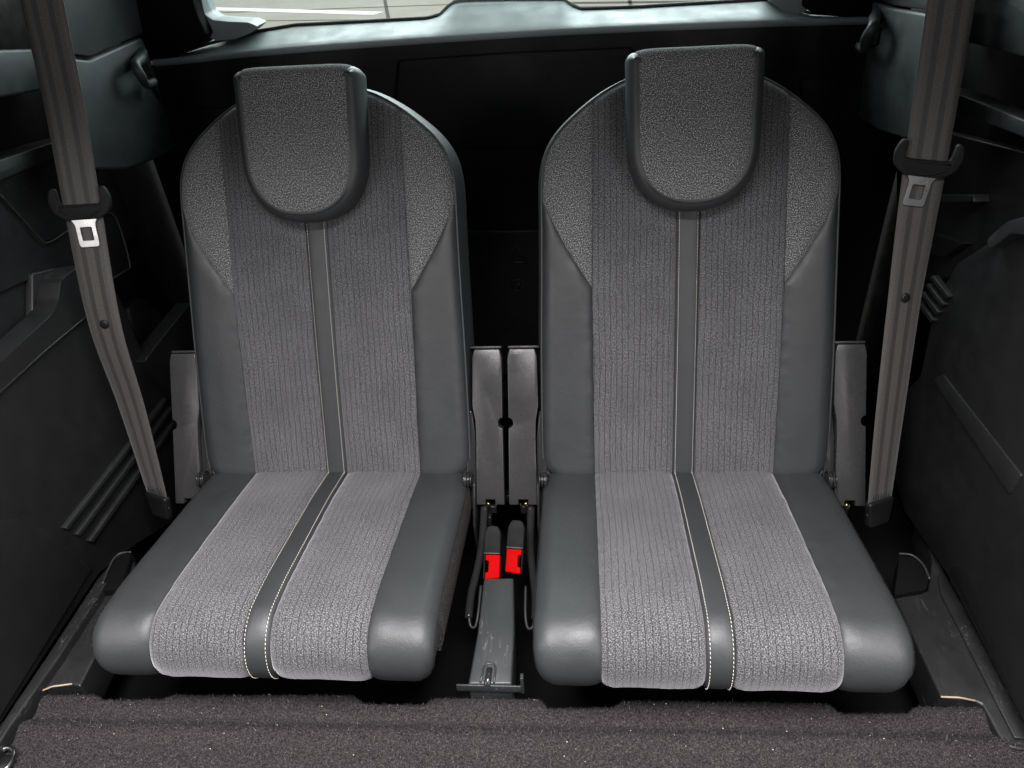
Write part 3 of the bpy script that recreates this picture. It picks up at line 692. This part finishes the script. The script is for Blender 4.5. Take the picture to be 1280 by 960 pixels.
slab('arm_rest', -.600, .06, [(-120, 75), (0, 62), (84, 60), (92, 92), (84, 108), (0, 122), (-120, 135)], M['trim2'], lt, .012, .01)
slab('ledge_strip', -.625, .04, [(-120, 235), (0, 200), (60, 180), (100, 170), (104, 184), (60, 200), (0, 226), (-120, 270)], M['trim3'], lt, .008, .004)
slab('belt_guide', -.632, .03, [(122, 268), (144, 270), (163, 328), (158, 340), (130, 352)], M['black'], lt, .003, .004)
rod('belt_guide_edge', -.631, [(124, 269), (144, 271), (162, 328), (157, 338), (134, 352)], .0016, M['trim2'], lt)
slab('storage_flap', -.590, .03, [(181, 452), (240, 378), (252, 470), (224, 500)], M['trim'], lt, .003, .002)
rod('flap_edge', -.5895, [(182, 450), (208, 416), (238, 380)], .0014, M['trim2'], lt)
slab('tool_pouch', -.645, .05, [(160, 385), (180, 372), (205, 395), (200, 425), (185, 440), (165, 405)], M['black'], lt, .006, .008)

rtm = tag(empty('side_trim'), 'black plastic side trim on the right with long shallow channel and arm rest', 'trim panel', 'side trims')
V, Fs = boxm((.665, -.46, -.26), (.72, .62, .95)); mk('wall_panel', V, Fs, M['matte'], rtm)
slab('main_panel', .605, .035, [(1440, 420), (1280, 275), (1262, 278), (1232, 306), (1195, 330), (1168, 380), (1150, 470), (1120, 500), (1108, 560), (1130, 640), (1182, 716), (1280, 905), (1440, 1150)], M['trim'], rtm, .005, .008)
slab('arm_rest', .590, .03, [(1440, 330), (1290, 268), (1258, 276), (1232, 300), (1236, 312), (1262, 292), (1290, 296), (1440, 372)], M['trim2'], rtm, .006, .006)
slab('channel', .6025, .012, [(1166, 474), (1178, 468), (1276, 594), (1262, 618)], M['trim3'], rtm, .003, .003)
slab('lower_cover', .600, .012, [(1440, 560), (1280, 658), (1212, 706), (1186, 708), (1282, 900), (1440, 1150)], M['trim'], rtm, .003, .006)
for k in range(4):
    x0, y0 = 1152+7*(k-1.5)*-.9, 372+10*(k-1.5)
    slab('rib', .5985, .009, [(x0, y0-10), (x0+4, y0-13), (x0+24, y0+13), (x0+20, y0+17)], M['trim3'], rtm, .0015)
slab('upper_panel', .600, .06, [(1165, -60), (1440, -60), (1440, 120), (1280, 72), (1212, 54), (1160, 50)], M['trim2'], rtm, .012, .01)
slab('grab_bar', .600, .03, [(1140, 100), (1206, 121), (1280, 150), (1440, 215), (1440, 240), (1280, 172), (1196, 140), (1140, 120)], M['trim2'], rtm, .008, .006)
slab('quarter_panel', .645, .02, [(1120, 150), (1280, 190), (1440, 260), (1440, 400), (1280, 290), (1232, 320), (1195, 345), (1120, 360)], M['trim'], rtm, .004)
slab('bracket_bar', .625, .03, [(1168, 243), (1216, 243), (1217, 253), (1168, 253)], M['trim3'], rtm, .002)
slab('belt_guide', .632, .03, [(1165, 290), (1205, 304), (1180, 322), (1160, 316)], M['black'], rtm, .002)

# pillar trims with bag hooks
def hook(parent, X, path, r):
    sg = 1 if X > 0 else -1
    P = [at_x(x, y, X) + np.array([-sg*o, 0, 0]) for x, y, o in path]
    pts = smooth_path(P, 6); V, Fs = tube(pts, r, 10); mk('bag_hook', V, Fs, M['trim2'], parent)
pl_ = tag(empty('pillar_trim'), 'dark pillar trim with bag hook beside the left seat belt', 'pillar trim', 'pillar trims')
slab('pillar_panel', -.575, .014, [(84, 72), (112, 75), (150, 58), (178, 46), (190, 78), (205, 130), (221, 184), (196, 199), (160, 211), (112, 212), (98, 205)], M['trim2'], pl_, .006, .006)
slab('upper_pillar', -.583, .014, [(48, -90), (170, -90), (171, 0), (179, 42), (150, 54), (113, 71), (80, 66)], M['trim2'], pl_, .006, .006)
slab('pocket_dark', -.5725, .01, [(170, 76), (184, 78), (204, 130), (196, 118), (180, 96)], M['matte'], pl_, .001)  # thin black plate proud of the panel; the pocket's dark is its colour
hook(pl_, -.574, [(178, 66, 0), (166, 74, .012), (152, 82, .022), (156, 96, .026), (166, 106, .022), (180, 103, .016)], [.0085]*8+[.0075]*12+[.0065]*11)
pr_ = tag(empty('pillar_trim'), 'dark pillar trim with bag hook beside the right seat belt', 'pillar trim', 'pillar trims')
slab('pillar_panel', .548, .014, [(1090, 2), (1112, 10), (1160, 18), (1188, 18), (1176, 150), (1160, 178), (1128, 172), (1098, 163), (1072, 146), (1076, 110), (1084, 60)], M['trim2'], pr_, .006, .006)
slab('upper_pillar', .555, .014, [(1094, -90), (1190, -90), (1186, 12), (1160, 13), (1116, 7), (1094, -2)], M['trim2'], pr_, .006, .006)
slab('pocket_dark', .5455, .01, [(1086, 30), (1100, 34), (1096, 56), (1084, 60)], M['matte'], pr_, .001)  # same black plate here, dark by colour and not by depth
hook(pr_, .547, [(1096, 18, 0), (1104, 24, .012), (1112, 32, .022), (1106, 48, .026), (1100, 60, .022), (1088, 57, .016)], [.0085]*8+[.0075]*12+[.0065]*11)

# ------------------------------------------------------------------ sill trims next to the carpet
def flat(name, z, th, pts, m, parent, bevel=.003, rnd=0.0):
    q = [tuple(at_z(x, y, z)[:2]) for x, y in pts]
    if rnd: q = rounded(q, rnd)
    V, Fs = prism(q, lambda u, v, d: (u, v, z-d), 0, th); return mk(name, V, Fs, m, parent, bevel=bevel)
sl = tag(empty('sill_trim'), 'scuffed black sill trim along the left wall ending at the carpet', 'sill trim', 'sill trims')
flat('sill_plate', -.088, .06, [(-60, 950), (0, 917), (14, 910), (48, 862), (92, 856), (135, 700), (170, 690), (172, 640), (120, 716), (60, 812), (0, 905), (-60, 990)][0:5]+[(100, 858), (140, 780), (178, 745), (166, 692), (150, 690), (122, 722), (62, 816), (2, 906), (-60, 1000)], M['sill'], sl, .003)
flat('raised_edge', -.074, .03, [(-60, 1000), (0, 906), (62, 814), (122, 722), (134, 728), (76, 818), (14, 906), (-40, 990)], M['sill'], sl, .003)
mk('gold_lip', *tube([at_z(46, 866, -.086), at_z(66, 858, -.086), at_z(90, 855, -.086)], .0012, 6), M['gold'], sl)
flat('recess_dark', -.075, .03, [(122, 738), (140, 700), (152, 692), (165, 690), (150, 736)], M['matte'], sl, .004, .006)  # raised black plate; the shade of the hollow is put into its colour
mk('recess_rim', *tube(smooth_path([at_z(128, 730, -.073), at_z(140, 702, -.073), at_z(150, 692, -.073), at_z(164, 690, -.073)], 6), .0016, 8), M['trim2'], sl)
sr = tag(empty('sill_trim'), 'scuffed black sill trim along the right wall with fine seam lines', 'sill trim', 'sill trims')
flat('sill_plate', -.088, .06, [(1118, 745), (1160, 738), (1165, 700), (1150, 640), (1182, 716), (1290, 905), (1300, 940), (1268, 936), (1254, 930), (1228, 880), (1218, 876), (1176, 872)], M['sill'], sr, .003)
flat('inner_plate', -.0845, .02, [(1172, 718), (1180, 716), (1300, 915), (1300, 925), (1268, 922), (1176, 742)], M['sill'], sr, .0015)
flat('raised_edge', -.072, .03, [(1190, 716), (1204, 712), (1316, 895), (1316, 922), (1296, 905)], M['sill'], sr, .003)
mk('gold_lip', *tube([at_z(1176, 871, -.086), at_z(1200, 872, -.086), at_z(1219, 876, -.086)], .0012, 6), M['gold'], sr)
flat('recess_dark', -.080, .03, [(1118, 744), (1124, 694), (1148, 698), (1162, 720), (1158, 737)], M['matte'], sr, .004, .006)  # hollow again drawn as a raised plate, its shade put in as colour
mk('recess_rim', *tube(smooth_path([at_z(1124, 692, -.078), at_z(1140, 694, -.078), at_z(1154, 706, -.078), at_z(1162, 724, -.078)], 6), .0016, 8), M['trim2'], sr)
# tie-down ring at the carpet's corner
td = at_z(2, 955, -.092); tr = tag(empty('tie_down_ring', tuple(td)), 'chrome tie-down ring at the lower left corner of the carpet', 'ring')
mk('ring', *tube([(.0135*math.cos(t), .0175*math.sin(t), .004) for t in np.linspace(0, 2*math.pi, 36, endpoint=False)], .0034, 10, closed=True), M['steel'], tr)
mk('base', *lathe([(.012, -.012), (.013, -.002), (.010, .001)], (0, 0, 0), (0, 0, 1), 20), M['black'], tr)

# ------------------------------------------------------------------ tailgate
tg_ = tag(empty('tailgate'), 'black tailgate lining behind the seats with ledge coloured pale as if sky-lit under the rear window', 'tailgate')
YT = .47
front = [(150, 80), (215, 75), (300, 66), (420, 56), (640, 41), (800, 33), (960, 27), (1066, 24), (1140, 22)]
rear = [(150, 74), (222, 70), (262, 56), (322, 41), (370, 33), (450, 29), (534, 24.5), (550, 20), (560, 10), (568, 4), (582, 2), (640, 1), (704, 1), (714, 8), (726, 13), (760, 12), (800, 10.5), (960, 1), (985, 8), (1010, 18), (1066, 22), (1140, 20)]
FP = smooth_path([at_y(x, y, YT-.02) for x, y in front], 8); RP = [at_y(x, y, YT+.06) for x, y in rear]
FP = np.array(FP); RPn = np.array(RP); xs_ = np.linspace(-.60, .57, 160); V = []; Fs = []
for x in xs_:
    fz = np.interp(x, FP[:, 0], FP[:, 2]); rz = np.interp(x, RPn[:, 0], RPn[:, 2]); yf = YT-.02; yr = YT+.06
    V += [(x, yf+.006, fz-.009), (x, yf+.001, fz-.005), (x, yf+.002, fz-.001), (x, yf+.006, fz+.002)]
    for t in (.2, .4, .6, .8, .93, 1.0): V.append((x, yf+.006+(yr-yf-.006)*t, fz+.002+(rz-fz-.002)*t))
    V.append((x, yr+.02, rz-.03))
n = 11
for i in range(len(xs_)-1):
    for j in range(n-1): A = i*n+j; Fs.append([A, A+1, A+n+1, A+n])
mk('window_ledge', V, Fs, M['ledge'], tg_)
mk('window_seal', *tube([p+np.array([0, .004, .0015]) for p in RP], .0036, 8), M['rubber'], tg_)
# lining below the ledge
zf = lambda x: float(np.interp(x, FP[:, 0], FP[:, 2]))
lx = np.linspace(-.66, .66, 60); V = []
for x in lx: V += [(x, YT-.012, zf(np.clip(x, -.6, .57))-.007), (x, YT-.010, .40), (x, YT, .2), (x, YT+.01, -.25)]
Fs = [[i*4+j, i*4+j+1, i*4+j+5, i*4+j+4] for i in range(59) for j in range(3)]
M['lining'] = plastic('lining_plastic', (.0085, .0085, .0083), .6, spec=.35, grain=500, gs=.4)
mk('lining', V, Fs, M['lining'], tg_)
def yslab(name, Y, th, pts, m, parent, bevel=.003, rnd=0.0):
    q = [at_y(x, y, Y) for x, y in pts]; q = [(p[0], p[2]) for p in q]
    if rnd: q = rounded(q, rnd)
    V, Fs = prism(q, lambda u, v, d: (u, Y+d, v), 0, th); return mk(name, V, Fs, m, parent, bevel=bevel)
yslab('upper_lining_panel', YT-.020, .02, [(498, 76), (640, 66), (790, 60), (800, 150), (795, 190), (640, 186), (490, 190)], M['lining'], tg_, .004, .008)
yslab('lower_lining_panel', YT-.018, .02, [(440, 292), (640, 288), (840, 288), (840, 470), (440, 470)], M['lining'], tg_, .004, .008)
yslab('side_lining_panel', YT-.018, .02, [(242, 138), (300, 134), (300, 240), (255, 240)], M['lining'], tg_, .003, .006)
yslab('side_lining_panel', YT-.018, .02, [(1000, 98), (1046, 98), (1052, 200), (1010, 205)], M['lining'], tg_, .003, .006)
rodp = [at_y(x, y, YT-.02) for x, y in ((620, 291), (672, 290))]
# embossed warning triangle and round emblem
tri = [at_y(x, y, YT-.0185) for x, y in ((634, 328), (646, 306), (659, 328))]
mk('embossed_triangle', *tube([tri[0], (tri[0]+tri[1])/2, tri[1], (tri[1]+tri[2])/2, tri[2], (tri[0]+tri[2])/2], .0018, 8, closed=True), M['trim3'], tg_)
tri2 = [at_y(x, y, YT-.0185) for x, y in ((640, 324), (646.5, 313), (653, 324))]
mk('embossed_triangle_inner', *tube([tri2[0], tri2[1], tri2[2]], .0014, 8), M['trim3'], tg_)
cc = at_y(648, 357, YT-.0185); mk('embossed_ring', *tube([cc+.0125*np.array([math.cos(t), 0, math.sin(t)]) for t in np.linspace(0, 6.283, 24, endpoint=False)], .0016, 8, closed=True), M['trim3'], tg_)
mk('embossed_bar', *tube([cc+np.array([0, 0, -.007]), cc+np.array([0, 0, .006])], .0022, 8), M['trim3'], tg_)
# pillars of the opening and light corner mouldings
yslab('pillar', YT-.01, .06, [(150, -120), (236, -120), (240, 0), (247, 22), (258, 44), (250, 58), (216, 74), (150, 80)], M['matte'], tg_, .004)
yslab('pillar', YT-.01, .06, [(1016, -120), (1140, -120), (1140, 22), (1066, 23), (1020, 18), (1008, 12)], M['matte'], tg_, .004)
yslab('corner_moulding', YT+.02, .05, [(238, -80), (250, -80), (252, 0), (256, 18), (266, 25), (285, 27), (310, 28), (322, 33), (312, 42), (294, 49), (270, 51), (256, 44), (246, 24), (240, 0)], M['ledge'], tg_, .010, .003)
yslab('corner_moulding', YT+.02, .05, [(962, -20), (1020, -80), (1014, 0), (1008, 14), (994, 19), (978, 14), (962, 2)], M['ledge'], tg_, .010, .003)
m, nt, b = nodes('window_glass'); out = nt.nodes['Material Output']; tr_ = nt.nodes.new('ShaderNodeBsdfTransparent'); tr_.inputs[0].default_value = (.92, .96, .94, 1); gl = nt.nodes.new('ShaderNodeBsdfGlossy'); gl.inputs['Roughness'].default_value = .02
fr_ = nt.nodes.new('ShaderNodeFresnel'); fr_.inputs[0].default_value = 1.45; mx = nt.nodes.new('ShaderNodeMixShader'); nt.links.new(fr_.outputs[0], mx.inputs[0]); nt.links.new(tr_.outputs[0], mx.inputs[1]); nt.links.new(gl.outputs[0], mx.inputs[2]); nt.links.new(mx.outputs[0], out.inputs[0])
V, Fs = prism([(-.58, .50), (.58, .50), (.52, .85), (-.52, .85)], lambda u, v, d: (u, YT+.085-(v-.5)*.45+d, v), 0, .004); mk('window_glass', V, Fs, m, tg_, smooth=False)

# ------------------------------------------------------------------ put each thing's origin at its own base
bpy.context.view_layer.update()
for o in list(COL.objects):
    if o.type == 'EMPTY' and o.parent is None and o.location.length < 1e-6:
        pts = [c.matrix_world @ Vector(k) for c in o.children_recursive if c.type == 'MESH' for k in c.bound_box]
        base = Vector(((min(p.x for p in pts)+max(p.x for p in pts))/2, (min(p.y for p in pts)+max(p.y for p in pts))/2, min(p.z for p in pts)))
        o.location = base
        for c in o.children: c.location = c.location-base
